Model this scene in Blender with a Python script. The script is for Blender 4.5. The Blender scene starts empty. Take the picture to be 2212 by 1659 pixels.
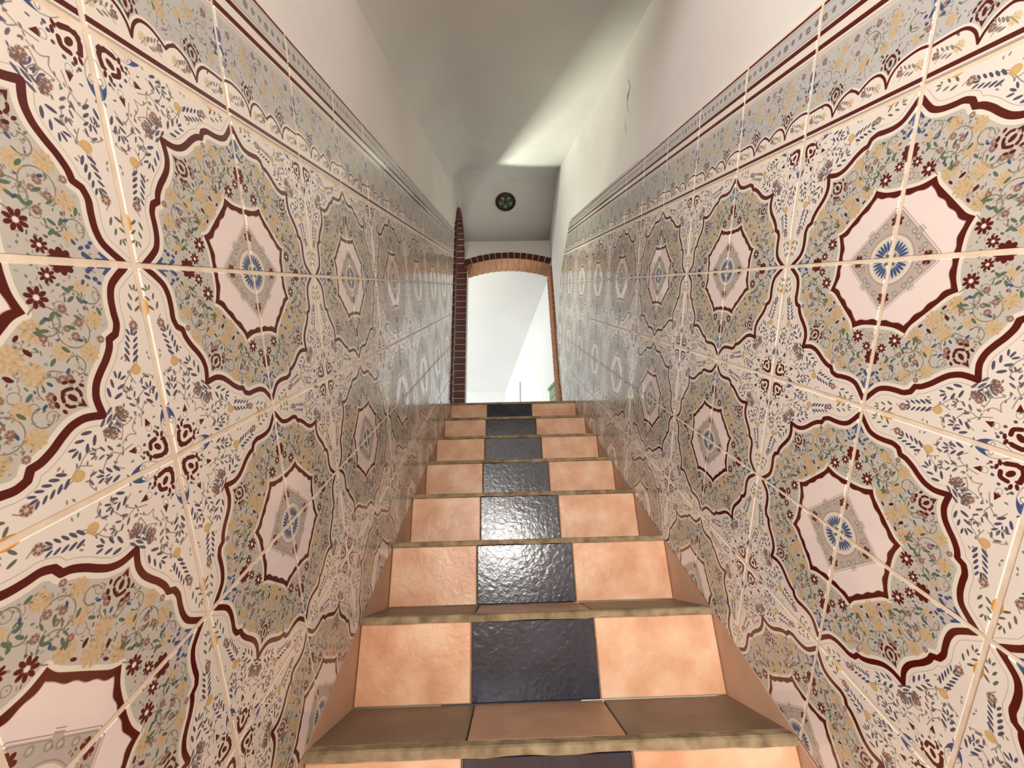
import bpy, math, random
import numpy as np
from mathutils import Vector, Matrix
random.seed(7); RNG = np.random.RandomState(7)
SC = bpy.context.scene
COL = SC.collection

# ------------------------------------------------------------------ camera, light, exposure
ZO = 1.333                       # eye height above the lower hall floor
F_PX, PITCH, YAW, ROLL = 914.888, 0.40128, 0.02142, -0.02978
cp, sp, cy, sy, cr, sr = (math.cos(PITCH), math.sin(PITCH), math.cos(YAW), math.sin(YAW), math.cos(ROLL), math.sin(ROLL))
fwd = Vector((sy*cp, cy*cp, sp)); rt = Vector((cy, -sy, 0)); up = rt.cross(fwd)
r2 = rt*cr + up*sr; u2 = -rt*sr + up*cr
cam = bpy.data.cameras.new('camera'); cam.sensor_fit = 'HORIZONTAL'; cam.sensor_width = 36
cam.lens = F_PX/2212*36; cam.clip_start = 0.02
camo = bpy.data.objects.new('camera', cam); COL.objects.link(camo)
camo.matrix_world = Matrix(((r2.x, u2.x, -fwd.x, 0), (r2.y, u2.y, -fwd.y, 0), (r2.z, u2.z, -fwd.z, ZO), (0, 0, 0, 1)))
SC.camera = camo

wd = bpy.data.worlds.new('world'); SC.world = wd; wd.use_nodes = True
wd.node_tree.nodes['Background'].inputs[0].default_value = (0.9, 0.95, 1.0, 1)
wd.node_tree.nodes['Background'].inputs[1].default_value = 0.05
SC.view_settings.view_transform = 'Standard'; SC.view_settings.look = 'None'
SC.view_settings.gamma = 1; SC.view_settings.use_curve_mapping = False
SC.view_settings.exposure = 0.42

def lamp(name, kind, loc, energy, color, size=0.1, target=None, size_y=None):
    l = bpy.data.lights.new(name, kind); l.energy = energy; l.color = color
    if kind == 'AREA':
        l.size = size
        if size_y: l.shape = 'RECTANGLE'; l.size_y = size_y
    else: l.shadow_soft_size = size
    o = bpy.data.objects.new(name, l); COL.objects.link(o); o.location = (loc[0], loc[1], loc[2]+ZO)
    if target:
        d = Vector(target)-Vector(loc); o.rotation_euler = d.to_track_quat('-Z', 'Y').to_euler()
    return o
WARM = (1.0, 0.80, 0.62)
lamp('hall_lamp', 'POINT', (0.02, -0.95, 0.19), 43, (1.0, 0.94, 0.86), 0.10)
lamp('hall_fill_light', 'AREA', (-0.9, -3.5, 0.9), 112, (1.0, 0.98, 0.96), 1.5, (0.1, -0.6, 1.5), 1.9)  # unseen fill light, added to lift the upper plaster and walls
w_ = lamp('garden_glare', 'AREA', (-2.72, 11.0, 0.62), 190, (0.99, 1.0, 0.80), 0.7, (0.4, 1.0, 2.1), 0.7)
w_.data.spread = math.radians(75)
lamp('attic_fill_light', 'AREA', (-2.22, 4.9, 1.95), 30, (0.91, 0.95, 1.0), 1.2, (0.2, 4.9, 1.95), 1.1)  # unseen fill light, added to brighten the attic room evenly

# ------------------------------------------------------------------ survey of the place (metres, eye at origin)
S = 0.62683; T = 0.22412
CS, SS = math.cos(S), math.sin(S)
def XL(y): return -(0.39598 - 0.00637*(y-1.3))
def XR(y): return 0.55402 - 0.02196*(y-1.3)
RISE, RUN, Y0, Z0 = 0.20156, 0.26547, 1.03372, -0.32455
KLO, KHI = -4, 7
UL, VL, UR, VR = 0.4926, 0.02959, 0.63428, 0.02946
def yz(u, v): return (u*CS - v*SS, u*SS + v*CS)
def uvp(y, z): return (y*CS + z*SS, -y*SS + z*CS)
LAND = Z0 + KHI*RISE
YTOP = Y0 + KHI*RUN
HALL = Z0 + (KLO-1)*RISE
YF = 3.50                        # wall with the far arch
YB = -0.62                       # where the stair well opens to the lower hall

# ------------------------------------------------------------------ object helpers
def link(o, parent=None, **props):
    COL.objects.link(o)
    if parent: o.parent = parent
    for k, v in props.items(): o[k] = v
    return o
def mesh(name, verts, faces, mat=None, off=True):
    m = bpy.data.meshes.new(name)
    m.from_pydata([(v[0], v[1], v[2]+(ZO if off else 0)) for v in verts], [], faces); m.update()
    if mat: m.materials.append(mat)
    return m
def obj(name, m, parent=None, **props):
    return link(bpy.data.objects.new(name, m), parent, **props)
def empty(name, loc, **props):
    o = bpy.data.objects.new(name, None); o.location = (loc[0], loc[1], loc[2]+ZO); o.empty_display_size = 0.1
    return link(o, None, **props)
def recalc(m):
    import bmesh
    b = bmesh.new(); b.from_mesh(m); bmesh.ops.recalc_face_normals(b, faces=b.faces); b.to_mesh(m); b.free()
def prism(name, a, b, mat):
    """closed solid between two matching outlines"""
    n = len(a)
    f = [tuple(range(n-1, -1, -1)), tuple(range(n, 2*n))] + [(i, (i+1) % n, n+(i+1) % n, n+i) for i in range(n)]
    m = mesh(name, list(a)+list(b), f, mat); recalc(m); return m
def slab(name, base, nrm, depth, mat, bev=0.0015):
    """solid with outline 'base' (list of Vector) at its back, front face 'depth' along nrm, front edge chamfered"""
    c = sum(base, Vector())/len(base); n = len(base); nrm = Vector(nrm)
    mid = [p + nrm*(depth-bev) for p in base]
    top = []
    for i, p in enumerate(base):
        e1 = (base[i-1]-p); e2 = (base[(i+1) % n]-p)
        e1 = e1.normalized() if e1.length > 1e-6 else Vector(); e2 = e2.normalized() if e2.length > 1e-6 else Vector()
        cosang = max(-0.99, min(0.99, e1.dot(e2))); sn = math.sqrt(1-cosang*cosang)
        d = (e1+e2)*(bev/max(sn, 0.25)); top.append(p + nrm*depth + d)
    v = list(base)+mid+top
    f = [tuple(range(2*n, 3*n))]
    for i in range(n):
        j = (i+1) % n
        f += [(i, j, n+j, n+i), (n+i, n+j, 2*n+j, 2*n+i)]
    f.append(tuple(range(n-1, -1, -1)))
    m = mesh(name, v, f, mat); recalc(m); return m
def clip(poly, a, b, c):
    """keep a*x+b*y<=c"""
    out = []
    for i in range(len(poly)):
        p, q = poly[i], poly[(i+1) % len(poly)]
        dp, dq = a*p[0]+b*p[1]-c, a*q[0]+b*q[1]-c
        if dp <= 0: out.append(p)
        if dp*dq < 0:
            t = dp/(dp-dq); out.append((p[0]+(q[0]-p[0])*t, p[1]+(q[1]-p[1])*t))
    return out
def area(p): return 0.5*abs(sum(p[i][0]*p[(i+1) % len(p)][1]-p[(i+1) % len(p)][0]*p[i][1] for i in range(len(p))))
def side(p, q, inside):
    """half plane through p,q that keeps 'inside'"""
    a, b = q[1]-p[1], -(q[0]-p[0]); c = a*p[0]+b*p[1]
    if a*inside[0]+b*inside[1] > c: a, b, c = -a, -b, -c
    return a, b, c

# ------------------------------------------------------------------ painted print of the wall tiles (computed here, stroke by stroke)
class Paint:
    def __init__(s, n, base, rough):
        s.n = n; s.C = np.empty((n, n, 3), np.float32); s.C[:] = np.array(base)/255.; s.R = np.full((n, n), rough, np.float32)
        g = (np.arange(n)+.5)/n; s.A, s.B = np.meshgrid(g, g)
    def win(s, x0, x1, y0, y1):
        n = s.n; i0, i1 = max(0, int(x0*n)-2), min(n, int(x1*n)+3); j0, j1 = max(0, int(y0*n)-2), min(n, int(y1*n)+3)
        return None if i0 >= i1 or j0 >= j1 else (slice(j0, j1), slice(i0, i1))
    def put(s, w, sd, col, rough=None, alpha=1.0):
        k = np.clip(.5-sd*s.n, 0, 1)*alpha
        s.C[w] = s.C[w]*(1-k[..., None])+np.array(col, np.float32)/255.*k[..., None]
        if rough is not None: s.R[w] = s.R[w]*(1-k)+rough*k
    def ell(s, x, y, rx, ry, rot, col, rough=.30, alpha=1.0):
        r = max(rx, ry)*1.1; w = s.win(x-r, x+r, y-r, y+r)
        if w is None: return
        c, q = math.cos(rot), math.sin(rot); dx, dy = s.A[w]-x, s.B[w]-y
        p = (dx*c+dy*q)/rx; t = (-dx*q+dy*c)/ry; k = np.sqrt(p*p+t*t)
        s.put(w, (k-1)*min(rx, ry), col, rough, alpha)
    @staticmethod
    def sdseg(X, Y, pts, closed):
        d = np.full(X.shape, 9., np.float32); inside = np.zeros(X.shape, bool)
        m = len(pts)
        for i in range(m if closed else m-1):
            ax, ay = pts[i]; bx, by = pts[(i+1) % m]; ex, ey = bx-ax, by-ay; L = ex*ex+ey*ey
            if L < 1e-12: continue
            t = np.clip(((X-ax)*ex+(Y-ay)*ey)/L, 0, 1)
            d = np.minimum(d, (X-ax-t*ex)**2+(Y-ay-t*ey)**2)
            if closed and ay != by:
                inside ^= ((ay > Y) != (by > Y)) & (X < (bx-ax)*(Y-ay)/(by-ay)+ax)
        d = np.sqrt(d); return np.where(inside, -d, d) if closed else d
    def stroke(s, pts, wdt, col, rough=.30, alpha=1.0):
        x = [p[0] for p in pts]; y = [p[1] for p in pts]; w = s.win(min(x)-wdt, max(x)+wdt, min(y)-wdt, max(y)+wdt)
        if w is None: return
        s.put(w, s.sdseg(s.A[w], s.B[w], pts, False)-wdt/2, col, rough, alpha)
    def poly(s, pts, col, rough=.30, alpha=1.0):
        x = [p[0] for p in pts]; y = [p[1] for p in pts]; w = s.win(min(x), max(x), min(y), max(y))
        if w is None: return
        s.put(w, s.sdseg(s.A[w], s.B[w], pts, True), col, rough, alpha)
def sm(pts, k=6):
    out = []
    P = [pts[0]]+list(pts)+[pts[-1]]
    for i in range(1, len(P)-2):
        p0, p1, p2, p3 = P[i-1:i+3]
        for j in range(k):
            t = j/k
            out.append(tuple(.5*(2*p1[c]+(p2[c]-p0[c])*t+(2*p0[c]-5*p1[c]+4*p2[c]-p3[c])*t*t+(3*p1[c]-p0[c]-3*p2[c]+p3[c])*t**3) for c in (0, 1)))
    out.append(tuple(pts[-1])); return out
IVORY, GROUND, HALO = (234, 226, 217), (195, 191, 183), (232, 226, 212)
RED, BLUE, NAVY, GREEN, YEL, BRN, LINE, OLIVE = (84, 16, 8), (62, 82, 126), (78, 80, 102), (88, 112, 90), (214, 178, 122), (132, 96, 84), (152, 142, 130), (134, 134, 114)
RO_W, RO_G, RO_R = .10, .25, .14

def flower(p, x, y, r, col, n=8, cen=None, ph=0.3, fat=.2):
    for k in range(n):
        a = ph+k*2*math.pi/n
        p.ell(x+.62*r*math.cos(a), y+.62*r*math.sin(a), .36*r, fat*r, a, col)
    if cen: p.ell(x, y, .22*r, .22*r, 0, cen)
def bloom(p, x, y, r, col):
    p.ell(x, y, r*.95, r*.95, 0, col, alpha=.30)
    for q, n in ((.72, 9), (.36, 6)):
        for k in range(n):
            a = k*2*math.pi/n+q*3
            p.ell(x+q*r*math.cos(a), y+q*r*math.sin(a), .24*r, .12*r, a, tuple(c*.94 for c in col), alpha=.8)
def rosette(p, x, y, r):
    p.ell(x, y, r, r, 0, BRN, alpha=.35)
    for k in range(7):
        a = k*2*math.pi/7; p.ell(x+.62*r*math.cos(a), y+.62*r*math.sin(a), .28*r, .22*r, a, BRN)
def leaf(p, x, y, ang, L, col, fat=.34): p.ell(x+.5*L*math.cos(ang), y+.5*L*math.sin(ang), .5*L, .5*L*fat, ang, col)
def sprig(p, x0, y0, x1, y1, n, L, col, spread=.65):
    L *= 1.25
    a = math.atan2(y1-y0, x1-x0)
    for i in range(n):
        t = i/max(1, n-1); x, y = x0+(x1-x0)*t, y0+(y1-y0)*t; l = L*(1-.25*t)
        for sg in (1, -1):
            leaf(p, x+sg*.22*L*-math.sin(a), y+sg*.22*L*math.cos(a), a+sg*spread, l, col)
    leaf(p, x1, y1, a, L*.8, col)
def palmette(p, x, y, ang, s, col=RED):
    """small fleuron pointing along ang"""
    c, q = math.cos(ang), math.sin(ang)
    W = lambda a, b: (x+s*(a*c-b*q), y+s*(a*q+b*c))
    for sg in (1, -1):
        p.stroke(sm([W(.42, .44*sg), W(.18, .62*sg), W(-.12, .64*sg)]), .22*s, col)
        p.stroke(sm([W(-.38, .52*sg), W(-.62, .30*sg), W(-.78, .0)]), .25*s, col)
        p.ell(*W(-.62, .95*sg), .24*s, .14*s, ang+.6*sg, col); p.ell(*W(.05, 1.08*sg), .2*s, .12*s, ang+.2*sg, col)
        p.ell(*W(-1.0, .62*sg), .2*s, .12*s, ang+.9*sg, col)
        p.poly([W(1.2, 0), W(.52, .36*sg), W(.60, .16*sg), W(.72, 0)], col)
    p.ell(*W(-.02, 0), .36*s, .2*s, ang, col)
def scroll(p, x, y, r, a0, a1, col=OLIVE, w=.006, hook=True):
    pts = [(x+r*math.cos(a0+(a1-a0)*i/14), y+r*math.sin(a0+(a1-a0)*i/14)) for i in range(15)]
    p.stroke(pts, w, col)
    if hook: leaf(p, pts[-1][0], pts[-1][1], a1+1.9, r*.5, GREEN)

def tile_print(n=768):
    p = Paint(n, IVORY, RO_W)
    half = [(.95, 0), (.925, .022), (.885, .055), (.848, .095), (.830, .15), (.827, .215), (.829, .27), (.812, .315), (.775, .335),
            (.765, .375), (.735, .425), (.70, .468), (.668, .515), (.652, .565), (.652, .605), (.662, .662)]
    a1 = half[:8]; a2 = half[8:]
    seq = sm(a1, 5)+sm(a2, 5)
    outer = seq+[(b, a) for a, b in reversed(seq)][1:]
    outer = [(a, b) for a, b in outer]+[(0, 2), (-2, 2), (-2, -2), (2, -2)]
    outer = [(.95, -.0)]+outer[:-4]+[(0, .95), (-1, .95), (-1, -1), (.95, -1)]
    SD = p.sdseg(p.A, p.B, outer, True)
    W = (slice(0, n), slice(0, n))
    p.put(W, np.abs(SD-.043)-.0018, LINE, .25, .55)          # pale hair line outside
    p.put(W, SD+.040, GROUND, RO_G)                           # grey field
    p.put(W, np.abs(SD+.030)-.011, HALO, .2)
    p.put(W, np.abs(SD+.0)-.0172, RED, RO_R)
    gm = SD < -.055
    # inner octagon
    h2 = [(.442, -.06), (.430, .0), (.428, .06), (.436, .13), (.462, .20), (.415, .222), (.372, .262), (.330, .305)]
    s2 = sm(h2[:5], 5)+sm(h2[4:], 5)
    oc = s2[5:]+[(b, a) for a, b in reversed(s2)][1:-5]
    oc = [(.430, -1)]+oc+[(-1, .430), (-1, -1)]
    S2 = p.sdseg(p.A, p.B, oc, True)
    out2 = S2 > .035
    p.put(W, S2-.022, HALO, .2)
    p.put(W, S2, RED, RO_R)
    ang = np.arctan2(p.B, p.A)
    p.put(W, S2+.034+.0045*np.cos(ang*26), (170, 150, 142), .2)
    p.put(W, S2+.038+.0045*np.cos(ang*26), (240, 226, 222), .06)
    ok = gm & out2
    idx = np.argwhere(ok)
    # tiny filler foliage in the grey field
    for k in range(300):
        j, i = idx[RNG.randint(len(idx))]; c = [OLIVE, LINE, BRN, NAVY, GREEN, LINE][RNG.randint(6)]
        x, y = (i+.5)/n, (j+.5)/n
        p.ell(x, y, RNG.uniform(.005, .011), RNG.uniform(.003, .0055), RNG.uniform(0, 3.1), c, alpha=.8)
    for k in range(26):
        j, i = idx[RNG.randint(len(idx))]; scroll(p, (i+.5)/n, (j+.5)/n, RNG.uniform(.014, .026), RNG.uniform(0, 6), RNG.uniform(6, 10), LINE, .0045, False)
    def both(fn, x, y, *a, **k):
        fn(p, x, y, *a, **k)
        if abs(x-y) > .004: fn(p, y, x, *a, **k)
    # scroll vines first
    for (x, y, r, a0, a1) in ((.285, .625, .068, -1.9, 2.9), (.245, .60, .05, 3.6, 5.6), (.425, .60, .04, 0, 4.2), (.150, .655, .035, 1, 5), (.52, .235, .06, -2.6, 1.6), (.735, .135, .04, -1, 3), (.48, .50, .05, 2.4, 5.2)):
        scroll(p, x, y, r, a0, a1); scroll(p, y, x, r, math.pi/2-a0, math.pi/2-a1)
    for (x, y, r) in ((.361, .361, .058), (.27, .468, .052), (.432, .432, .050), (.382, .672, .046), (.242, .722, .044), (.70, .10, .03), (.555, .36, .04)):
        both(bloom, x, y, r, YEL)
    for (x, y, r) in ((.305, .628, .02), (.25, .655, .02), (.27, .60, .016), (.50, .30, .018), (.60, .19, .02), (.33, .735, .018), (.47, .56, .018), (.53, .47, .02)):
        both(rosette, x, y, r)
    for (x, y, r) in ((.514, .142, .046), (.575, .058, .034)):
        both(flower, x, y, r, RED, 8, HALO)
    flower(p, .645, 0, .058, RED, 9, HALO, .15, .26); flower(p, 0, .645, .058, RED, 9, HALO, .1, .26)
    for (x, y, a) in ((.485, .255, 1.2), (.47, .27, .6), (.245, .50, 2.2), (.27, .49, 1.5), (.14, .672, .5), (.115, .637, 2), (.20, .56, 1), (.62, .10, .7), (.66, .14, 2.5), (.34, .56, .8), (.41, .50, 2.4), (.75, .19, 1.2), (.60, .26, .4), (.56, .20, 2)):
        leaf(p, x, y, a, .038, GREEN, .42); leaf(p, y, x, math.pi/2-a, .038, GREEN, .42)
    for (x, y, a) in ((.33, .42, .5), (.30, .395, 2.4), (.43, .335, 1.2)):
        leaf(p, x, y, a, .03, RED, .5); leaf(p, y, x, math.pi/2-a, .03, RED, .5)
    for (x, y, a) in ((.72, .07, 2), (.69, .16, .4), (.47, .47, .8), (.57, .43, 2.2), (.22, .52, 1), (.63, .32, .2)):
        leaf(p, x, y, a, .026, BLUE, .5); leaf(p, y, x, math.pi/2-a, .026, BLUE, .5)
    # blue fan under the axis tips
    for f in (lambda a, b: (a, b), lambda a, b: (b, a)):
        for sg in (1, -1):
            p.poly([f(.885, .004*sg), f(.80, .006*sg), f(.795, .022*sg), f(.835, .022*sg), f(.815, .045*sg), f(.825, .052*sg)], BLUE)
            p.stroke([f(.775, .014*sg), f(.748, .036*sg)], .02, BLUE)
            p.ell(*f(.775, .068*sg), .012, .010, 0, BLUE); p.ell(*f(.742, .060*sg), .014, .008, .5, NAVY); p.ell(*f(.79, .085*sg), .011, .008, .3, BLUE)
    palmette(p, .553, .553, math.pi/4, .060)
    # diamond and wheel at the medallion centre
    D = p.A+p.B+np.where(np.abs(p.A-p.B) < .035, -.026, 0)
    D = np.maximum(D-.345, np.maximum(p.A, p.B)-.318)
    p.put(W, np.abs(D)-.003, (168, 150, 146), .25); p.put(W, D+.012, (196, 184, 180), .25); p.put(W, np.abs(D+.022)-.0025, LINE, .25)
    p.put(W, D+.026, (190, 178, 172), RO_G)
    RR = np.hypot(p.A, p.B)
    for k in range(40):
        x, y = RNG.uniform(0, .3), RNG.uniform(0, .3)
        if x+y < .29 and math.hypot(x, y) > .17: p.ell(x, y, .008, .005, RNG.uniform(0, 3), [LINE, OLIVE, BRN][k % 3])
    for (x, y) in ((.215, .075), (.165, .13)):
        for sx, sy_ in ((x, y), (y, x)):
            p.ell(sx, sy_, .019, .019, 0, OLIVE, alpha=.6); p.ell(sx, sy_, .010, .010, 0, GROUND)
    for cx, cyy in ((.245, 0), (0, .245)):
        flower(p, cx, cyy, .044, (96, 34, 24), 7, HALO, .25, .26)
    p.put(W, np.abs(RR-.162)-.0025, LINE, .25, .8)
    p.put(W, RR-.152, (228, 218, 196), .2)
    p.put(W, RR-.132, (206, 204, 198), .25)
    for k in range(7):
        a = (k+.5)*math.pi/14; leaf(p, .058*math.cos(a), .058*math.sin(a), a, .066, BLUE, .26)
    p.put(W, RR-.05, (224, 216, 200), .2); p.put(W, np.abs(RR-.05)-.002, LINE, .25)
    p.ell(.02, .02, .02, .012, .8, GREEN); p.ell(.008, .03, .008, .012, 0, NAVY)
    # ---- ivory corner: cross motif round (1,1)
    def cb(fn, *pts, **k):
        fn([(a, b) for a, b in pts], **k); fn([(b, a) for a, b in pts], **k)
    for pts in ([(.945, .955), (.958, .92), (.950, .88)],):
        p.stroke(pts, .024, RED); p.stroke([(b, a) for a, b in pts], .024, RED)
    p.ell(.905, .905, .024, .015, math.pi/4, RED)
    p.stroke(sm([(.862, .90), (.868, .872), (.90, .862)]), .022, RED)
    for (x, y, a) in ((.944, .850, 1.9), (.918, .840, 1.4), (.875, .945, 0)):
        both(lambda P, x, y, a=a: P.ell(x, y, .016, .009, a, RED), x, y)
    for (x, y) in ((.905, .822), (.930, .812), (.868, .832)):
        both(lambda P, x, y: P.ell(x, y, .009, .008, 0, NAVY), x, y)
    for tri in ([(.858, .782), (.893, .776), (.868, .740)],):
        p.poly(tri, RED); p.poly([(b, a) for a, b in tri], RED)
    for (x, y) in ((.878, .795),):
        both(lambda P, x, y: (P.ell(x, y, .017, .019, 0, LINE, alpha=.7), P.ell(x, y, .013, .015, 0, IVORY)), x, y)
    cres = sm([(1.0, .712), (.975, .732), (.958, .765), (.952, .805)])+[(.962, .785), (.976, .772), (.985, .790), (1.0, .775)]
    p.poly(cres, BLUE); p.poly([(b, a) for a, b in cres], BLUE)
    drop = sm([(.952, .80), (.962, .85), (.99, .895)])
    p.stroke(drop, .004, LINE); p.stroke([(b, a) for a, b in drop], .004, LINE)
    both(lambda P, x, y: (P.ell(x, y, .012, .016, 0, LINE, alpha=.8), P.ell(x, y, .007, .010, 0, IVORY)), .978, .80)
    GY = (134, 122, 112)
    for pts in ([(.935, .70), (.90, .66), (.86, .70), (.84, .77)], [(.62, .80), (.55, .80), (.49, .86), (.44, .885)], [(.86, .56), (.84, .50), (.885, .47), (.90, .42)],
                [(.70, .86), (.66, .84), (.63, .86), (.60, .90)], [(.80, .72), (.74, .74), (.70, .72), (.69, .68)], [(.33, .90), (.28, .93), (.24, .91)],
                [(.80, .80), (.76, .79), (.72, .82)], [(.56, .88), (.53, .93), (.55, .97)]):
        for q in (pts, [(b, a) for a, b in pts]): p.stroke(sm(q), .0055, GY, alpha=.75)
    def both_sprig(x0, y0, x1, y1, nn, L, col):
        sprig(p, x0, y0, x1, y1, nn, L, col); sprig(p, y0, x0, y1, x1, nn, L, col)
    both_sprig(.945, .675, .925, .600, 3, .036, NAVY)
    both_sprig(.455, .862, .330, .895, 5, .036, NAVY)
    both_sprig(.600, .725, .520, .775, 3, .038, NAVY)
    both_sprig(.640, .720, .735, .700, 4, .034, (92, 90, 108))
    both_sprig(.665, .840, .590, .815, 3, .030, (104, 98, 108))
    both_sprig(.215, .935, .120, .962, 3, .032, (96, 104, 92))
    both_sprig(.535, .905, .60, .94, 2, .028, (104, 98, 108))
    for (x, y, r) in ((.285, .918, .026), (.745, .665, .026), (.690, .765, .024)): both(rosette, x, y, r)
    for (x, y, r) in ((.495, .878, .028), (.80, .835, .0)):
        if r: both(lambda P, x, y, r=r: (P.ell(x, y, r, r*.92, 0, (206, 168, 104), alpha=.85), P.ell(x, y, r*.6, r*.55, 0, (214, 180, 120), alpha=.6)), x, y)
    for cx, cyy, rx, ry in ((.20, 1.0, .048, .026), (1.0, .20, .026, .048)): p.ell(cx, cyy, rx, ry, 0, (206, 150, 70))
    for k in range(46):
        x, y = RNG.uniform(.68, .98), RNG.uniform(.40, .98)
        if p.sdseg(np.array([[x]], np.float32), np.array([[y]], np.float32), outer, True)[0, 0] > .06 and (x < .84 or y < .72):
            c = [GY, NAVY, GREEN, BRN, GY][k % 5]; both(lambda P, x, y, c=c, a=RNG.uniform(0, 3): P.ell(x, y, .010, .0045, a, c, alpha=.8), x, y)
    return p

def border_print(n=768):
    p = Paint(n, IVORY, RO_W); W = (slice(0, n), slice(0, n)); B = p.B
    sc = [sm([(-.02, .215), (.06, .232), (.13, .226), (.20, .205), (.245, .160), (.265, .103)]), sm([(.265, .103), (.29, .165), (.335, .207), (.395, .213), (.452, .190), (.494, .160)]),
          sm([(.494, .160), (.53, .190), (.585, .207), (.65, .182), (.692, .140), (.718, .096)]), sm([(.718, .096), (.745, .160), (.80, .205), (.88, .212), (1.02, .206)])]
    line = sum(sc, [])
    S1 = p.sdseg(p.A, p.B, line+[(1.2, .2), (1.2, 1.5), (-.2, 1.5), (-.2, .2)], True)
    G2 = (192, 192, 190)
    p.put(W, np.maximum(S1+.022, B-.600), G2, RO_G)
    idx = np.argwhere((S1 < -.04) & (B < .58))
    for k in range(330):
        j, i = idx[RNG.randint(len(idx))]; p.ell((i+.5)/n, (j+.5)/n, RNG.uniform(.005, .011), RNG.uniform(.003, .0055), RNG.uniform(0, 3.1), [OLIVE, LINE, BRN, NAVY, LINE][k % 5], alpha=.7)
    for k in range(22):
        j, i = idx[RNG.randint(len(idx))]; scroll(p, (i+.5)/n, (j+.5)/n, RNG.uniform(.014, .026), RNG.uniform(0, 6), RNG.uniform(6, 10), LINE, .0045, False)
    scroll(p, .46, .43, .085, -.9, 3.6); scroll(p, .84, .40, .05, 1, 5); scroll(p, .12, .40, .045, -2, 2)
    for (x, y, r) in ((.272, .505, .046), (.28, .43, .04), (.738, .455, .044), (.69, .53, .042), (.49, .345, .05), (.33, .36, .035), (.64, .40, .03), (.90, .30, .034), (.10, .30, .03)): bloom(p, x, y, r, YEL)
    for (x, y, r) in ((.409, .546, .024), (.587, .548, .024), (.885, .536, .026), (.115, .53, .024), (.42, .47, .02), (.03, .32, .02), (.95, .40, .02), (.50, .545, .018), (.56, .44, .018)): rosette(p, x, y, r)
    for x in (0, 1):
        for sg in (1, -1):
            p.poly([(x+.004*sg, .55), (x+.006*sg, .45), (x+.026*sg, .44), (x+.03*sg, .48), (x+.05*sg, .455)], BLUE)
            p.stroke([(x+.015*sg, .42), (x+.035*sg, .385)], .018, BLUE); p.ell(x+.065*sg, .40, .012, .010, 0, BLUE); p.ell(x+.05*sg, .355, .012, .009, .4, NAVY)
    palmette(p, .265, .245, -math.pi/2, .058); palmette(p, .718, .238, -math.pi/2, .058)
    for k in range(10):
        leaf(p, .05+.1*k, .30+.09*math.sin(k*2.2), k*1.3, .034, GREEN, .42)
    for s_ in sc: p.stroke(s_, .017, RED, RO_R)
    for (x0, x1, yb) in ((.03, .18, .13), (.32, .45, .12), (.54, .66, .115), (.80, .95, .12)):
        bloom(p, x0+.02, yb+.01, .032, (214, 184, 128)); sprig(p, x0+.05, yb, x1-.01, yb+.03, 4, .030, (128, 124, 120)); rosette(p, x1, yb+.02, .022)
        p.stroke(sm([(x0, yb-.02), ((x0+x1)/2, yb+.035), (x1, yb-.02)]), .005, LINE)
    p.put(W, np.abs(B-.050)-.0135, RED, RO_R); p.put(W, np.abs(B-.022)-.002, LINE, .25)
    for y in (.605, .618, .628): p.put(W, np.abs(B-y)-.0022, LINE, .25, .8)
    p.put(W, np.abs(B-.667)-.0185, RED, RO_R); p.put(W, np.abs(B-.769)-.0185, RED, RO_R)
    p.put(W, np.abs(B-.876)-.080, (196, 196, 196), RO_G); p.put(W, np.abs(B-.808)-.002, LINE, .25); p.put(W, np.abs(B-.945)-.002, LINE, .25)
    for k in range(11):
        x = .045+k*.091
        if k % 3 == 1: rosette(p, x, .872, .030); leaf(p, x-.03, .85, .9, .04, OLIVE); leaf(p, x+.03, .89, 4, .04, OLIVE)
        else: p.ell(x, .876, .020, .024, 0, (132, 112, 112), alpha=.85); p.ell(x+.035, .885, .008, .006, 0, LINE)
    p.put(W, np.abs(B-.974)-.014, (96, 34, 26), RO_R)
    return p

def to_images(name, p):
    ims = []
    for nm, dat, cs in ((name, p.C, 'sRGB'), (name+'_gloss', np.repeat(p.R[..., None], 3, 2), 'Non-Color')):
        im = bpy.data.images.new(nm, p.n, p.n, alpha=False, float_buffer=False); im.colorspace_settings.name = cs
        a = np.ones((p.n, p.n, 4), np.float32); a[..., :3] = np.clip(dat, 0, 1)
        im.pixels.foreach_set(a.ravel()); im.update(); im.pack(); ims.append(im)
    return ims

# ------------------------------------------------------------------ materials
def newmat(name):
    m = bpy.data.materials.new(name); m.use_nodes = True; nt = m.node_tree
    b = nt.nodes['Principled BSDF']; return m, nt, b
def nd(nt, t, **kw):
    n = nt.nodes.new(t)
    for k, v in kw.items(): setattr(n, k, v)
    return n
def lin(c): return tuple(((v/255)/12.92 if v/255 <= .04045 else ((v/255+.055)/1.055)**2.4) for v in c[:3])+(1,)
def printed(name, p):
    m, nt, b = newmat(name); ci, ri = to_images(name, p)
    uv = nd(nt, 'ShaderNodeUVMap'); uv.uv_map = 'UVMap'
    for im, sock in ((ci, 'Base Color'), (ri, 'Roughness')):
        t = nd(nt, 'ShaderNodeTexImage', image=im, extension='EXTEND', interpolation='Cubic' if sock == 'Base Color' else 'Linear')
        nt.links.new(uv.outputs[0], t.inputs[0]); nt.links.new(t.outputs[0], b.inputs[sock])
    # faint waviness of the glaze
    tc = nd(nt, 'ShaderNodeNewGeometry'); nz = nd(nt, 'ShaderNodeTexNoise'); nz.inputs['Scale'].default_value = 22
    bp = nd(nt, 'ShaderNodeBump'); bp.inputs['Strength'].default_value = .025; bp.inputs['Distance'].default_value = .004
    nt.links.new(tc.outputs['Position'], nz.inputs['Vector']); nt.links.new(nz.outputs[0], bp.inputs['Height']); nt.links.new(bp.outputs[0], b.inputs['Normal'])
    b.inputs['IOR'].default_value = 1.58
    return m
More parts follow.
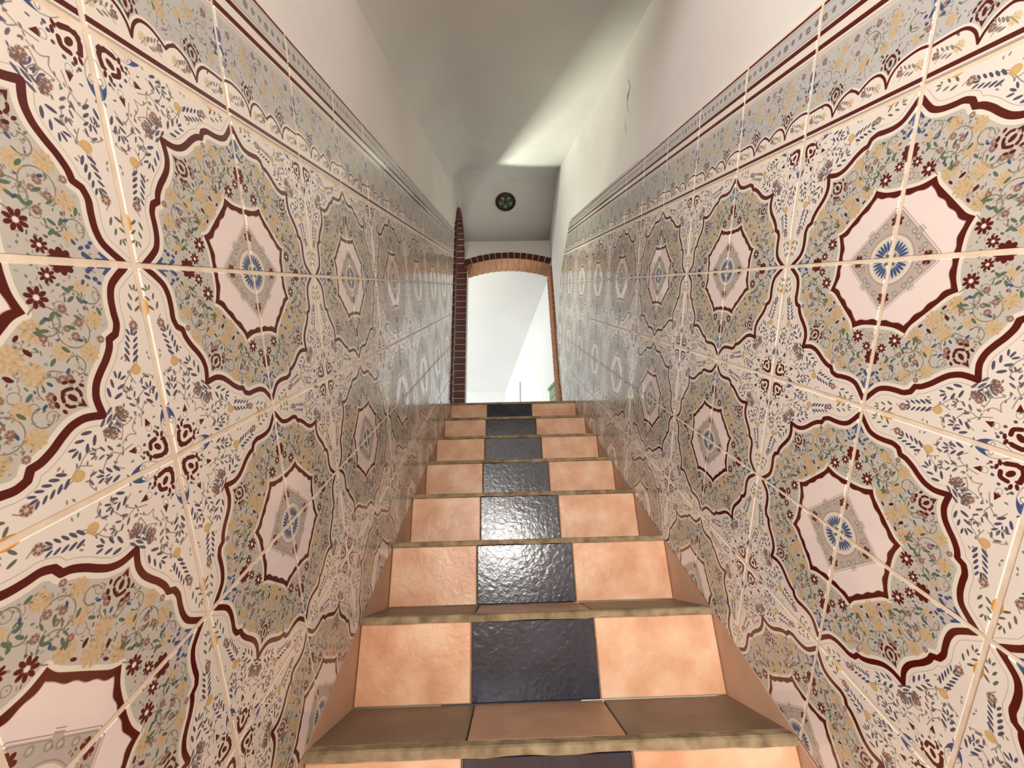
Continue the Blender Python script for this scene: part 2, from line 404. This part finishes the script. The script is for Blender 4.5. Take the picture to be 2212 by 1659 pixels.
def mottled(name, c1, c2, rough=.6, scale=8, bump=.1, bscale=60, dist=.003, c3=None, detail=6, spec=.5):
    m, nt, b = newmat(name)
    g = nd(nt, 'ShaderNodeNewGeometry')
    n1 = nd(nt, 'ShaderNodeTexNoise'); n1.inputs['Scale'].default_value = scale; n1.inputs['Detail'].default_value = detail
    cr_ = nd(nt, 'ShaderNodeValToRGB'); e = cr_.color_ramp.elements
    e[0].position = .32; e[0].color = lin(c1); e[1].position = .68; e[1].color = lin(c2)
    if c3: x = e.new(.5); x.color = lin(c3)
    nt.links.new(g.outputs['Position'], n1.inputs['Vector']); nt.links.new(n1.outputs[0], cr_.inputs[0]); nt.links.new(cr_.outputs[0], b.inputs['Base Color'])
    b.inputs['Roughness'].default_value = rough; b.inputs['Specular IOR Level'].default_value = spec
    if bump:
        n2 = nd(nt, 'ShaderNodeTexNoise'); n2.inputs['Scale'].default_value = bscale; n2.inputs['Detail'].default_value = 5; n2.inputs['Distortion'].default_value = .6
        bp = nd(nt, 'ShaderNodeBump'); bp.inputs['Strength'].default_value = bump; bp.inputs['Distance'].default_value = dist
        nt.links.new(g.outputs['Position'], n2.inputs['Vector']); nt.links.new(n2.outputs[0], bp.inputs['Height']); nt.links.new(bp.outputs[0], b.inputs['Normal'])
    return m
M_TILE = printed('medallion_tile_glaze', tile_print())
M_BORD = printed('border_tile_glaze', border_print())
M_PLASTER = mottled('white_plaster', (222, 217, 214), (230, 226, 223), .8, 3, .06, 40)
M_CEIL = mottled('ceiling_plaster', (210, 210, 206), (219, 219, 215), .85, 2.5, .05, 30)
M_ATTIC = mottled('attic_plaster', (234, 234, 232), (240, 240, 238), .85, 2, .04, 30)
M_GROUT = mottled('cream_grout', (222, 204, 180), (240, 226, 206), .8, 30, .2, 120)
M_PINK = mottled('pink_terracotta', (210, 154, 118), (236, 198, 164), .34, 11, .4, 46, .004, (226, 176, 140), 9)
M_BLUE = mottled('blue_slate_glaze', (24, 28, 42), (44, 49, 66), .17, 10, .26, 60, .004, (33, 37, 53), 8, .75)
M_TREADP = mottled('tan_pink_tread', (168, 126, 96), (190, 148, 116), .5, 9, .3, 46, .003)  # mottled pinkish tan, darker than the riser pink
M_TREADD = mottled('olive_brown_tread', (106, 88, 68), (128, 108, 86), .5, 9, .3, 46, .003)  # mottled olive brown for the side tiles
M_MORTAR = mottled('sandy_mortar', (112, 94, 68), (170, 150, 118), .85, 26, .5, 90, .004)
M_SKIRT = mottled('pinkish_skirt_render', (190, 152, 126), (206, 168, 142), .6, 7, .12, 50)
M_BRICK = mottled('painted_red_brick', (58, 10, 6), (84, 20, 12), .5, 12, .35, 60, .004)
M_RAW = mottled('bare_brick', (138, 86, 50), (164, 108, 68), .8, 14, .3, 70, .003)
M_JOINT = mottled('pale_brick_mortar', (196, 160, 132), (214, 184, 158), .85, 25, .3, 90)
M_RING = mottled('dark_red_ring', (58, 10, 8), (86, 18, 14), .4, 20, .1)
M_RIM = mottled('dark_bronze_rim', (34, 32, 24), (54, 52, 38), .45, 20, .1)
M_GGLASS = mottled('green_glass', (18, 58, 36), (34, 84, 52), .12, 25, .15, 60)
M_CHIP = mottled('milky_glass_chip', (150, 160, 142), (182, 190, 172), .2, 25, .1)
M_BOSS = mottled('black_boss', (12, 14, 12), (22, 24, 20), .4, 25, .1)
M_SAGE = mottled('sage_green_paint', (122, 146, 112), (140, 164, 128), .55, 6, .08)
M_GREYC = mottled('grey_cable_sheath', (150, 148, 140), (170, 168, 160), .5, 6, .0)
M_AFLOOR = mottled('pale_attic_floor', (196, 194, 188), (212, 210, 204), .5, 5, .1)
M_FLOOR = mottled('hall_floor_tile', (190, 140, 104), (210, 160, 122), .4, 6, .2)

# ------------------------------------------------------------------ room shell
def wall_poly(name, poly, X, sign, mat, th=.14):
    """upright wall along the stair: outline in (y, z), inner face at X(y), thickness away from the well"""
    return prism(name, [(X(y), y, z) for y, z in poly], [(X(y)+sign*th, y, z) for y, z in poly], mat)
TT = .009                        # wall tiles stand this far proud of the backing
XLb = lambda y: XL(y)-TT
XRb = lambda y: XR(y)+TT
ARC = (3.215, 2.76, .285, .385)   # left arch: centre y, springing z, half width, rise
YJ = ARC[0]-ARC[2]
arch = [(ARC[0]-ARC[2]*math.cos(a), ARC[1]+ARC[3]*math.sin(a)) for a in np.linspace(0, math.pi, 25)]
wl = [(YB, HALL), (YB, 3.7), (YF+.0, 3.7), (YF, ARC[1])] + arch[::-1][1:] + [(YJ, LAND-.2), (YJ, HALL)]
wall_left = obj('wall_left', wall_poly('wall_left', wl, XLb, -1, M_PLASTER), kind='structure')
wall_right = obj('wall_right', wall_poly('wall_right', [(YB, HALL), (YB, 3.7), (YF+.2, 3.7), (YF+.2, HALL)], XRb, 1, M_PLASTER), kind='structure')

# sloping ceiling with a coved left edge, level crease and falling landing soffit
VC = 1.012; CEIL_M = .19
def ceil_profile(y):
    if y <= 2.70: return (VC + y*SS)/CS
    zc = (VC+2.70*SS)/CS
    if y <= 2.87: return zc + (y-2.70)/.17*.042
    return zc+.042 - (y-2.87)*CEIL_M
cv, cf = [], []
ys = list(np.linspace(.35, 2.697, 14))+[2.703, 2.78, 2.867, 2.873, 3.0, 3.15, 3.3, YF+.06]
R_C = .25
for y in ys:
    z = ceil_profile(y); rad = R_C if y < 2.5 else max(.03, R_C*(1-(y-2.5)/.35)); xl, xr = XLb(y)-.0015, XRb(y)+.02
    row = [(xl, y, z-rad)]+[(xl+rad-rad*math.cos(t), y, z-rad+rad*math.sin(t)) for t in np.linspace(.04, math.pi/2, 11)]+[(xr, y, z), (xr, y, z+.12), (xl-.1, y, z+.12), (xl-.1, y, z-rad)]
    cv += row
W_ = len(row)
for i in range(len(ys)-1):
    for j in range(W_): cf.append((i*W_+j, i*W_+(j+1) % W_, (i+1)*W_+(j+1) % W_, (i+1)*W_+j))
cf += [tuple(range(W_-1, -1, -1)), tuple((len(ys)-1)*W_+j for j in range(W_))]
cm = mesh('ceiling', cv, cf, M_CEIL); recalc(cm)
for i_, p_ in enumerate(cm.polygons): p_.use_smooth = i_ < (len(ys)-1)*W_ and i_ % W_ < 12
ceiling = obj('ceiling', cm, kind='structure')

obj('wall_bulkhead', prism('wall_bulkhead', [(XLb(.35)-.0015, .35, ceil_profile(.35)+.001), (XRb(.35), .35, ceil_profile(.35)+.001), (XRb(.35), .35, 2.32), (XLb(.35)-.0015, .35, 2.32)],
    [(XLb(.47)-.0015, .47, ceil_profile(.35)+.13), (XRb(.47), .47, ceil_profile(.35)+.13), (XRb(.47), .47, 2.32), (XLb(.47)-.0015, .47, 2.32)], M_PLASTER), kind='structure')

# far wall with segmental brick arch
CX, HW, SPR, ARR = .073, .420, 2.800, .083
DEP = .20
Rr = (HW*HW+ARR*ARR)/(2*ARR); zc_ = SPR+ARR-Rr; th_ = math.asin(HW/Rr)
def arcpt(t, r): return (CX+r*math.sin(t), zc_+r*math.cos(t))
BR = .082
top_arc = [arcpt(t, Rr+.004) for t in np.linspace(-th_, th_, 17)]
outl = [(-.62, LAND-.3), (-.62, 3.7), (XR(YF)+.13, 3.7), (XR(YF)+.13, LAND-.3), (CX+HW+.012, LAND-.3)] + top_arc[::-1] + [(CX-HW-.004, LAND-.3)]
wall_far = obj('wall_far', prism('wall_far', [(x, YF+.012, z) for x, z in outl], [(x, YF+DEP, z) for x, z in outl], M_PLASTER), kind='structure')

def brick_obj(poly_front, d, mat, parent, name='brick'):
    c = sum((Vector(p) for p in poly_front), Vector())/len(poly_front)
    m = slab(name, [Vector(p) for p in poly_front], Vector(d).normalized(), Vector(d).length, mat, .004)
    return obj(name, m, parent)
# voussoirs of the far arch (face plus soffit)
mj = prism('mortar_joint', [(x, YF+.006, z) for x, z in [arcpt(t, Rr+.004) for t in np.linspace(-th_, th_, 17)]+[arcpt(t, Rr+BR) for t in np.linspace(th_, -th_, 17)]],
           [(x, YF+DEP-.004, z) for x, z in [arcpt(t, Rr+.004) for t in np.linspace(-th_, th_, 17)]+[arcpt(t, Rr+BR) for t in np.linspace(th_, -th_, 17)]], M_JOINT)
obj('mortar_joint', mj, wall_far)
NB = 14; da = 2*th_/NB
for i in range(NB):
    t0, t1 = -th_+i*da+.0055/Rr, -th_+(i+1)*da-.0055/Rr; dr = random.uniform(-.003, .003)
    q = [arcpt(t0, Rr), arcpt(t1, Rr), arcpt(t1, Rr+BR+dr), arcpt(t0, Rr+BR+dr)]
    o = brick_obj([(x, YF+DEP+.002, z) for x, z in q], (0, -(DEP+.008), 0), M_BRICK, wall_far)
    o.data.materials.append(M_RAW)
    for f in o.data.polygons:
        if f.normal.z < -.5: f.material_index = 1
# right jamb of the far arch, slightly splayed
CB = .068
z = LAND
while z < SPR-.02:
    z1 = min(z+CB, SPR+.004)
    x0, x1 = CX+HW-.002, CX+HW-.006
    brick_obj([(x0+.03, YF-.006, z+.005), (x1+.03, YF+DEP+.03, z+.005), (x1+.03, YF+DEP+.03, z1-.005), (x0+.03, YF-.006, z1-.005)], (-.03, 0, 0), M_RAW, wall_far)
    z = z1
obj('mortar_joint', prism('mortar_joint', [(CX+HW+.002, YF, LAND), (CX+HW-.002, YF+DEP+.025, LAND), (CX+HW+.02, YF+DEP+.025, LAND), (CX+HW+.02, YF, LAND)],
                           [(CX+HW+.002, YF, SPR), (CX+HW-.002, YF+DEP+.025, SPR), (CX+HW+.02, YF+DEP+.025, SPR), (CX+HW+.02, YF, SPR)], M_JOINT), wall_far)
# pier between the two arches: courses facing the stairs
xa, xb = -.60, CX-HW
obj('mortar_joint', prism('mortar_joint', [(xa, YF+.004, LAND), (xb-.002, YF+.004, LAND), (xb-.002, YF+.004, 2.80), (xa, YF+.004, 2.80)],
                          [(xa, YF+.02, LAND), (xb-.002, YF+.02, LAND), (xb-.002, YF+.02, 2.80), (xa, YF+.02, 2.80)], M_JOINT), wall_far)
z = LAND
while z < 2.80:
    z1 = z+CB*random.uniform(.96, 1.04)
    brick_obj([(xa, YF+.03, z+.005), (xb, YF+.03, z+.005), (xb, YF+.03, z1-.005), (xa, YF+.03, z1-.005)], (0, -.034-random.uniform(0, .003), 0), M_BRICK, wall_far)
    z = z1
# left arch: near jamb courses and ring, both faces of the brick edge
def left_ring(t, k): # k: 0 intrados, 1 extrados
    return (ARC[0]-(ARC[2]+.085*k)*math.cos(t), ARC[1]+(ARC[3]+.085*k)*math.sin(t))
z = LAND; XO = .018
while z < ARC[1]-.01:
    z1 = min(z+CB, ARC[1])
    y0, y1 = YJ-.085, YJ+.006
    brick_obj([(XLb(y0)-.10, y0, z+.005), (XLb(y1)-.10, y1, z+.005), (XLb(y1)-.10, y1, z1-.005), (XLb(y0)-.10, y0, z1-.005)], (.10+XO+random.uniform(0, .004), 0, 0), M_BRICK, wall_left)
    z = z1
NL = 18
for i in range(NL):
    t0, t1 = i*math.pi/NL+.012, (i+1)*math.pi/NL-.012
    q = [left_ring(t0, -.05), left_ring(t1, -.05), left_ring(t1, .45), left_ring(t0, .45)]
    if max(p[0] for p in q) > YF+.0: q = [(min(p[0], YF-.001), p[1]) for p in q]
    brick_obj([(XLb(y)-.13, y, zz) for y, zz in q], (.13+XO, 0, 0), M_BRICK, wall_left)
rp = [left_ring(t, -.02) for t in np.linspace(0, math.pi, 25)]+[(min(left_ring(t, .44)[0], YF-.002), left_ring(t, .44)[1]) for t in np.linspace(math.pi, 0, 25)]
obj('mortar_joint', prism('mortar_joint', [(XLb(y)-.125, y, zz) for y, zz in rp], [(XLb(y)+XO-.006, y, zz) for y, zz in rp], M_JOINT), wall_left)
jp = [(YJ-.083, LAND), (YJ+.002, LAND), (YJ+.002, ARC[1]), (YJ-.083, ARC[1])]
obj('mortar_joint', prism('mortar_joint', [(XLb(y)-.10, y, zz) for y, zz in jp], [(XLb(y)+XO-.006, y, zz) for y, zz in jp], M_JOINT), wall_left)

# bright attic room beyond both arches
RC = (.02, 6.0)
def rwall(y): return RC[0]+(RC[1]-y)*.2778
def attic_z(y): return 2.42+.339*(6.0-y)
def box(name, lo, hi, mat):
    a = [(lo[0], lo[1], lo[2]), (hi[0], lo[1], lo[2]), (hi[0], hi[1], lo[2]), (lo[0], hi[1], lo[2])]
    return prism(name, a, [(x, y, hi[2]) for x, y, _ in a], mat)
XW = -2.3
def boxes(name, lst, mat):
    v, f = [], []
    for lo, hi in lst:
        o = len(v); v += [(x, y, z) for z in (lo[2], hi[2]) for x, y in ((lo[0], lo[1]), (hi[0], lo[1]), (hi[0], hi[1]), (lo[0], hi[1]))]
        f += [tuple(o+k for k in q) for q in ((0, 3, 2, 1), (4, 5, 6, 7), (0, 1, 5, 4), (1, 2, 6, 5), (2, 3, 7, 6), (3, 0, 4, 7))]
    m = mesh(name, v, f, mat); return m
WX0, WX1, WZ0, WZ1 = -1.75, -.68, 1.10, 2.39
obj('wall_back', boxes('wall_back', [((XW, 6.0, LAND-.2), (WX0, 6.1, 3.6)), ((WX1, 6.0, LAND-.2), (.2, 6.1, 3.6)), ((WX0, 6.0, LAND-.2), (WX1, 6.1, WZ0)), ((WX0, 6.0, WZ1), (WX1, 6.1, 3.6))], M_ATTIC), kind='structure')
w2 = obj('window_2', box('window_2', (WX0, 6.02, WZ0), (WX0+.05, 6.08, WZ1), M_SAGE), kind='structure')
for lo, hi in (((WX1-.05, 6.02, WZ0), (WX1, 6.08, WZ1)), ((WX0+.05, 6.02, WZ0), (WX1-.05, 6.08, WZ0+.05)), ((WX0+.05, 6.02, WZ1-.05), (WX1-.05, 6.08, WZ1))):
    obj('window_frame', box('window_frame', lo, hi, M_SAGE), w2)
obj('wall_attic_right', prism('wall_attic_right', [(rwall(3.69), 3.69, LAND-.2), (RC[0], 6.0, LAND-.2), (RC[0]+.12, 6.0, LAND-.2), (rwall(3.69)+.12, 3.69, LAND-.2)],
      [(rwall(3.69), 3.69, 3.6), (RC[0], 6.0, 3.6), (RC[0]+.12, 6.0, 3.6), (rwall(3.69)+.12, 3.69, 3.6)], M_ATTIC), kind='structure')
obj('wall_attic_left', box('wall_attic_left', (XW-.1, 2.3, LAND-.2), (XW, 6.0, 4.2), M_ATTIC), kind='structure')
obj('wall_attic_front', box('wall_attic_front', (XW, 2.3, LAND-.2), (-.56, 2.4, 4.2), M_ATTIC), kind='structure')
obj('ceiling_attic', prism('ceiling_attic', [(XW-.1, 2.3, attic_z(2.3)), (-.53, 2.3, attic_z(2.3)), (-.53, YF+.05, attic_z(YF+.05)), (.9, YF+.05, attic_z(YF+.05)), (.9, 6.1, attic_z(6.1)), (XW-.1, 6.1, attic_z(6.1))],
      [(XW-.1, 2.3, attic_z(2.3)+.1), (-.53, 2.3, attic_z(2.3)+.1), (-.53, YF+.05, attic_z(YF+.05)+.1), (.9, YF+.05, attic_z(YF+.05)+.1), (.9, 6.1, attic_z(6.1)+.1), (XW-.1, 6.1, attic_z(6.1)+.1)], M_ATTIC), kind='structure')
fl = [(XW, 2.4), (-.53, 2.4), (-.53, YTOP+.02), (XR(3)+.005, YTOP+.02), (XR(3.5)+.02, 3.69), (rwall(3.7), 3.7), (RC[0], 6.0), (XW, 6.0)]
fl = [(XW, 2.4), (-.545, 2.4), (-.545, YTOP+.29), (XR(3.2), YTOP+.29), (XR(3.5), 3.69), (rwall(3.7), 3.7), (RC[0], 6.0), (XW, 6.0)]
obj('floor_landing', prism('floor_landing', [(x, y, LAND-.1) for x, y in fl], [(x, y, LAND) for x, y in fl], M_AFLOOR), kind='structure')

# added unseen window on the attic's left wall: frame round the fill light
wf = obj('window_added', box('window_added', (XW, 4.24, 1.33), (XW+.06, 4.30, 2.56), M_SAGE), kind='structure')
for lo, hi in (((XW, 5.50, 1.33), (XW+.06, 5.56, 2.56)), ((XW, 4.30, 1.33), (XW+.06, 5.50, 1.39)), ((XW, 4.30, 2.50), (XW+.06, 5.50, 2.56))):
    obj('window_frame', box('window_frame', lo, hi, M_SAGE), wf)

# lower hall behind the camera
HX0, HX1, HY = -1.7, 1.9, -3.7; HC = 2.3
obj('floor_hall', box('floor_hall', (HX0, HY, HALL-.1), (HX1, Y0+(KLO)*RUN+.02, HALL), M_FLOOR), kind='structure')
obj('wall_hall_left', box('wall_hall_left', (HX0-.1, HY, HALL), (HX0, YB, HC), M_PLASTER), kind='structure')
obj('wall_hall_right', box('wall_hall_right', (HX1, HY, HALL), (HX1+.1, YB, HC), M_PLASTER), kind='structure')
obj('wall_hall_back', box('wall_hall_back', (HX0, HY-.1, HALL), (HX1, HY, HC), M_PLASTER), kind='structure')
obj('ceiling_hall', box('ceiling_hall', (HX0, HY, HC), (HX1, 1.25, HC+.1), M_CEIL), kind='structure')
obj('wall_hall_front', box('wall_hall_front', (HX0, YB-.02, HALL), (XL(YB)-.15, YB+.08, HC), M_PLASTER), kind='structure')
obj('wall_hall_front.001', box('wall_hall_front', (XR(YB)+.15, YB-.02, HALL), (HX1, YB+.08, HC), M_PLASTER), kind='structure')

# ------------------------------------------------------------------ wall tiles
GAP = .0050
def set_uv(m, fn):
    l = m.uv_layers.new(name='UVMap')
    for poly in m.polygons:
        for li in poly.loop_indices:
            l.data[li].uv = fn(m.vertices[m.loops[li].vertex_index].co)
def tile_wall(wallo, X, sgn, U0, V0, par, irange, clips):
    for i in irange:
        for j in range(-4, 2):
            u0, v0 = U0+i*T, V0+j*T
            g = GAP/2
            poly = [(u0+g, v0+g), (u0+T-g, v0+g), (u0+T-g, v0+T-g), (u0+g, v0+T-g)]
            for c in clips(j): poly = clip(poly, *c) if len(poly) > 2 else []
            if len(poly) < 3 or area(poly) < 2e-4: continue
            # drop duplicate points
            pp = [p for k, p in enumerate(poly) if math.hypot(p[0]-poly[k-1][0], p[1]-poly[k-1][1]) > 1e-3]
            if len(pp) < 3: continue
            tw = random.uniform(-.0005, .0005)
            base = []
            for u, v in pp:
                y, zz = yz(u, v); base.append(Vector((X(y)+sgn*(-TT+.0005), y, zz)))
            bord = j == 1
            m = slab('border_tile' if bord else 'tile', base, (sgn, 0, 0), TT-.0005+tw, M_BORD if bord else M_TILE, .0016)
            # print coordinates: measured from the corner that carries the medallion centre
            ci = i if (i-par) % 2 == 0 else i+1
            cj = j if j % 2 == 0 else j+1
            def fn(co, ci=ci, cj=cj, bord=bord, u0=u0, v0=v0):
                u, v = uvp(co.y, co.z-ZO)
                if bord: return ((u-u0)/T if sgn < 0 else (u-u0)/T, (v-v0)/T)
                return (abs(u-(U0+ci*T))/T, abs(v-(V0+cj*T))/T)
            set_uv(m, fn)
            obj(m.name.split('.')[0], m, wallo)
def uvline(p, q, ins): return side(p, q, ins)
low = lambda: uvline(uvp(0, HALL+.004), uvp(1, HALL+.004), (5, 5))
lside = uvline(uvp(2.766, 2.571), uvp(2.866, 1.131), (0, 0))
land = uvline(uvp(2.9, LAND+.004), uvp(3.5, LAND+.004), (1.5, .4))
def zclip(zv): return side(uvp(0, zv), uvp(1, zv), uvp(.5, zv+1))
start = side(uvp(YB+.01, 0), uvp(YB+.01, 1), uvp(3, .5))
ymax = side(uvp(YF-.004, 0), uvp(YF-.004, 1), uvp(0, .5))
def clipsL(j): return [lside, zclip(HALL+.004), start]
def clipsR(j):
    c = [zclip(HALL+.004), start, ymax, side((3.415, .48), (3.75, .15), (0, 0)), side((3.75, .15), (3.97, -.36), (0, 0))]
    return c
tile_wall(wall_left, XL, 1, UL, VL, 1, range(-9, 16), clipsL)
tile_wall(wall_right, XR, -1, UR, VR, 0, range(-9, 17), clipsR)
# bed of grout between the tiles (a thin skin over the backing)
def grout(wallo, X, sgn, V0, clips, u1):
    poly = [(-1.6, V0-4*T), (u1, V0-4*T), (u1, V0+2*T), (-1.6, V0+2*T)]
    for c in clips(0): poly = clip(poly, *c)
    a = []; b = []
    for u, v in poly:
        y, zz = yz(u, v); a.append((X(y)+sgn*(-TT-.002), y, zz)); b.append((X(y)+sgn*(-.0010), y, zz))
    obj('grout', prism('grout', a, b, M_GROUT), wallo)
grout(wall_left, XL, 1, VL, clipsL, 4.5); grout(wall_right, XR, -1, VR, clipsR, 4.6)
# landing strip of tiles under the sloping field on the right wall is covered by the row clip; plain render below it
# ------------------------------------------------------------------ staircase
st = empty('staircase', (.08, YTOP, LAND), label='steep narrow staircase with pink and dark blue tiled risers between the patterned walls', category='stairs')
def part(m, name, matx=None):
    o = obj(name, m, st); o.matrix_parent_inverse = Matrix.Translation(-Vector(st.location)); return o
MT = .017                        # thickness of the mortar nosing
for k in range(KLO, KHI+1):
    y, zt = Y0+k*RUN, Z0+k*RISE; zb = zt-RISE
    xl, xr = XL(y)-TT*.5, XR(y)+TT*.5
    j1, j2 = -.1-.004*(k-1), .230-.005*(k-1)
    ynx = y+RUN if k < KHI else y+.30
    # core of the step
    part(prism('step_core', [(xl, y+.012, zb), (xr, y+.012, zb), (xr, ynx+.02, zb), (xl, ynx+.02, zb)], [(xl, y+.012, zt-.010), (xr, y+.012, zt-.010), (xr, ynx+.02, zt-.010), (xl, ynx+.02, zt-.010)], M_MORTAR), 'step_core')
    # risers
    xs = [xl+.004, j1, j2, xr-.004]
    for a in range(3):
        x0, x1 = xs[a]+.0018, xs[a+1]-.0018; tilt = random.uniform(-.0012, .0012)
        b = [Vector((x0, y+.013, zb+.002)), Vector((x1, y+.013, zb+.002)), Vector((x1, y+.013, zt-MT)), Vector((x0, y+.013, zt-MT))]
        part(slab('riser_tile', b, (0, -1, 0), .012+tilt, M_BLUE if a == 1 else M_PINK, .0025), 'riser_tile')
    # mortar nosing, slightly uneven
    n = 22; top, bot = [], []
    A, B = [], []
    for i in range(n+1):
        x = xl+(xr-xl)*i/n; w = random.uniform(-.0018, .0018); w2 = random.uniform(-.002, .002)
        A += [(x, y-.002+w, zt-MT+w2), (x, y-.002+w*.6, zt-.003), (x, y+.003, zt), (x, y+.03, zt), (x, y+.03, zt-MT)]
    f = []
    for i in range(n):
        for c in range(5): f.append((i*5+c, i*5+(c+1) % 5, (i+1)*5+(c+1) % 5, (i+1)*5+c))
    f += [(4, 3, 2, 1, 0), tuple(n*5+c for c in range(5))]
    m = mesh('nosing', A, f, M_MORTAR); recalc(m); part(m, 'nosing')
    # tread tiles
    xs2 = [xl+.002, j1+.006, j2-.0, xr-.002]
    for a in range(3):
        x0, x1 = xs2[a]+.0015, xs2[a+1]-.0015
        b = [Vector((x0, y+.028, zt-.012)), Vector((x1, y+.028, zt-.012)), Vector((x1, ynx+.0, zt-.012)), Vector((x0, ynx+.0, zt-.012))]
        part(slab('tread_tile', b, (0, 0, 1), .0125, M_TREADP if a == 1 else M_TREADD, .002), 'tread_tile')
    # triangular skirting between step and tile field
    if k < KHI:
        for X, sg in ((XL, 1), (XR, -1)):
            tri = [(y-.0, zt), (y+RUN+.012, zt), (y+RUN+.012, zt+RISE)]
            a_ = [(X(p[0])-sg*TT, p[0], p[1]) for p in tri]; b_ = [(X(p[0])-sg*.001, p[0], p[1]) for p in tri]
            part(prism('skirting', a_, b_, M_SKIRT), 'skirting')

# ------------------------------------------------------------------ glass rosette on the landing soffit
gy = (ceil_profile(2.8701)+2.87*CEIL_M)/(1.0456+CEIL_M); gz = ceil_profile(gy); gx = .0182*gy
ro = empty('glass_rosette', (gx, gy, gz), label='round green glass rosette in a dark red ring above the landing', category='glass rosette')
sl = -math.atan(CEIL_M)
ro.rotation_euler = (math.pi+sl, 0, 0)
def ringmesh(name, r0, r1, h0, h1, mat, n=40):
    v, f = [], []
    for i in range(n):
        a = 2*math.pi*i/n; c, s_ = math.cos(a), math.sin(a)
        for r, h in ((r0, 0), (r0, h1), ((r0+r1)/2, h0), (r1, h1*.6), (r1, 0)): v.append((r*c, r*s_, h))
    for i in range(n):
        for j in range(5): f.append((i*5+j, i*5+(j+1) % 5, ((i+1) % n)*5+(j+1) % 5, ((i+1) % n)*5+j))
    m = mesh(name, v, f, mat, off=False); recalc(m); return m
obj('rim', ringmesh('rim', .083, .099, .016, .008, M_RIM), ro)
obj('ring', ringmesh('ring', .060, .084, .012, .006, M_RING), ro)
def lathe(name, prof, mat, n=32):
    v, f = [], []; m_ = len(prof)
    for i in range(n):
        a = 2*math.pi*i/n
        for r, h in prof: v.append((r*math.cos(a), r*math.sin(a), h))
    for i in range(n):
        for j in range(m_-1): f.append((i*m_+j, i*m_+j+1, ((i+1) % n)*m_+j+1, ((i+1) % n)*m_+j))
    m = mesh(name, v, f, mat, off=False); recalc(m); return m
for k in range(5):                # five green petals
    a0 = 2*math.pi*k/5+.3; pts = []
    for i in range(9):
        t = -.5+i/8; r = .060-.012*abs(2*t)**2
        pts.append((r*math.cos(a0+t*1.1), r*math.sin(a0+t*1.1)))
    pts = [(.010*math.cos(a0), .010*math.sin(a0))]+pts
    m = prism('green_petal', [(x, y, -ZO) for x, y in pts], [(x*.97, y*.97, .006-ZO) for x, y in pts], M_GGLASS); obj('green_petal', m, ro)
    ac = a0+math.pi/5; q = [(.050, -.2), (.061, -.24), (.061, .24), (.050, .2), (.030, 0)]
    pts = [(r*math.cos(ac+t), r*math.sin(ac+t)) for r, t in q]
    obj('glass_chip', prism('glass_chip', [(x, y, -ZO) for x, y in pts], [(x, y, .004-ZO) for x, y in pts], M_CHIP), ro)
obj('boss', lathe('boss', [(.019, 0), (.018, .008), (.009, .013), (.0001, .014)], M_BOSS), ro)

# ------------------------------------------------------------------ attic things seen through the arch
cb = empty('cabinet', (.47, 3.9, LAND), label='low sage green cabinet against the white wall beyond the far arch', category='cabinet')
def cpart(name, m, par):
    o = obj(name, m, par); o.matrix_parent_inverse = Matrix.Translation(-Vector(cb.location)); return o
def along(s0, s1, d0, d1, z0, z1):   # s along the oblique wall (y), d out of the wall
    nx, ny = -.9635, -.2677
    P = lambda s_, d: (rwall(s_)+nx*d, s_+ny*d)
    a = [P(s0, d0), P(s1, d0), P(s1, d1), P(s0, d1)]
    return [(x, y, z0) for x, y in a], [(x, y, z1) for x, y in a]
cpart('body', prism('body', *along(3.80, 4.12, .004, .070, LAND, LAND+.57), M_SAGE), cb)
cpart('top', prism('top', *along(3.79, 4.13, .004, .082, LAND+.57, LAND+.60), M_SAGE), cb)
d_ = cpart('door', prism('door', *along(3.82, 4.10, .070, .079, LAND+.04, LAND+.53), M_SAGE), cb)
for zz in (LAND+.08, LAND+.46):
    cpart('rail', prism('rail', *along(3.835, 4.085, .079, .084, zz, zz+.035), M_SAGE), cb)
# cable run on the oblique wall
def tube(name, pts, r, mat, n=8):
    v, f = [], []
    for i, p in enumerate(pts):
        p = Vector(p); t = (Vector(pts[min(i+1, len(pts)-1)])-Vector(pts[max(i-1, 0)])).normalized()
        a = t.cross(Vector((0, 1, 0.3))).normalized(); b = t.cross(a)
        for k in range(n): v.append(p+a*r*math.cos(2*math.pi*k/n)+b*r*math.sin(2*math.pi*k/n))
    for i in range(len(pts)-1):
        for k in range(n): f.append((i*n+k, i*n+(k+1) % n, (i+1)*n+(k+1) % n, (i+1)*n+k))
    f += [tuple(range(n-1, -1, -1)), tuple((len(pts)-1)*n+k for k in range(n))]
    m = mesh(name, v, f, mat); recalc(m); return m
cyb = 5.30
obj('cable', tube('cable', [(rwall(cyb)-.008, cyb, LAND), (rwall(cyb)-.008, cyb-.02, LAND+.6), (rwall(cyb-.03)-.008, cyb-.05, LAND+.95), (rwall(cyb-.05)-.008, cyb-.07, LAND+1.16)], .006, M_GREYC),
    label='thin grey cable running up the white wall beyond the far arch', category='cable')
# hairline cracks in the render above the right-hand tiles
M_CRACK = mottled('crack_grey', (160, 150, 138), (176, 166, 154), .9, 20, .0)  # plain grey of the crack lines
for pts in ([(1.163, 1.908), (1.160, 1.854), (1.199, 1.863), (1.217, 1.839), (1.224, 1.794)], [(1.258, 1.799), (1.276, 1.778), (1.281, 1.735)]):
    a_, b_ = [], []
    L_ = [(y-.0022, z_) for y, z_ in pts]+[(y+.0022, z_-.002) for y, z_ in reversed(pts)]
    obj('plaster_crack', prism('plaster_crack', [(XRb(y)+.001, y, z_) for y, z_ in L_], [(XRb(y)-.0006, y, z_) for y, z_ in L_], M_CRACK), wall_right)
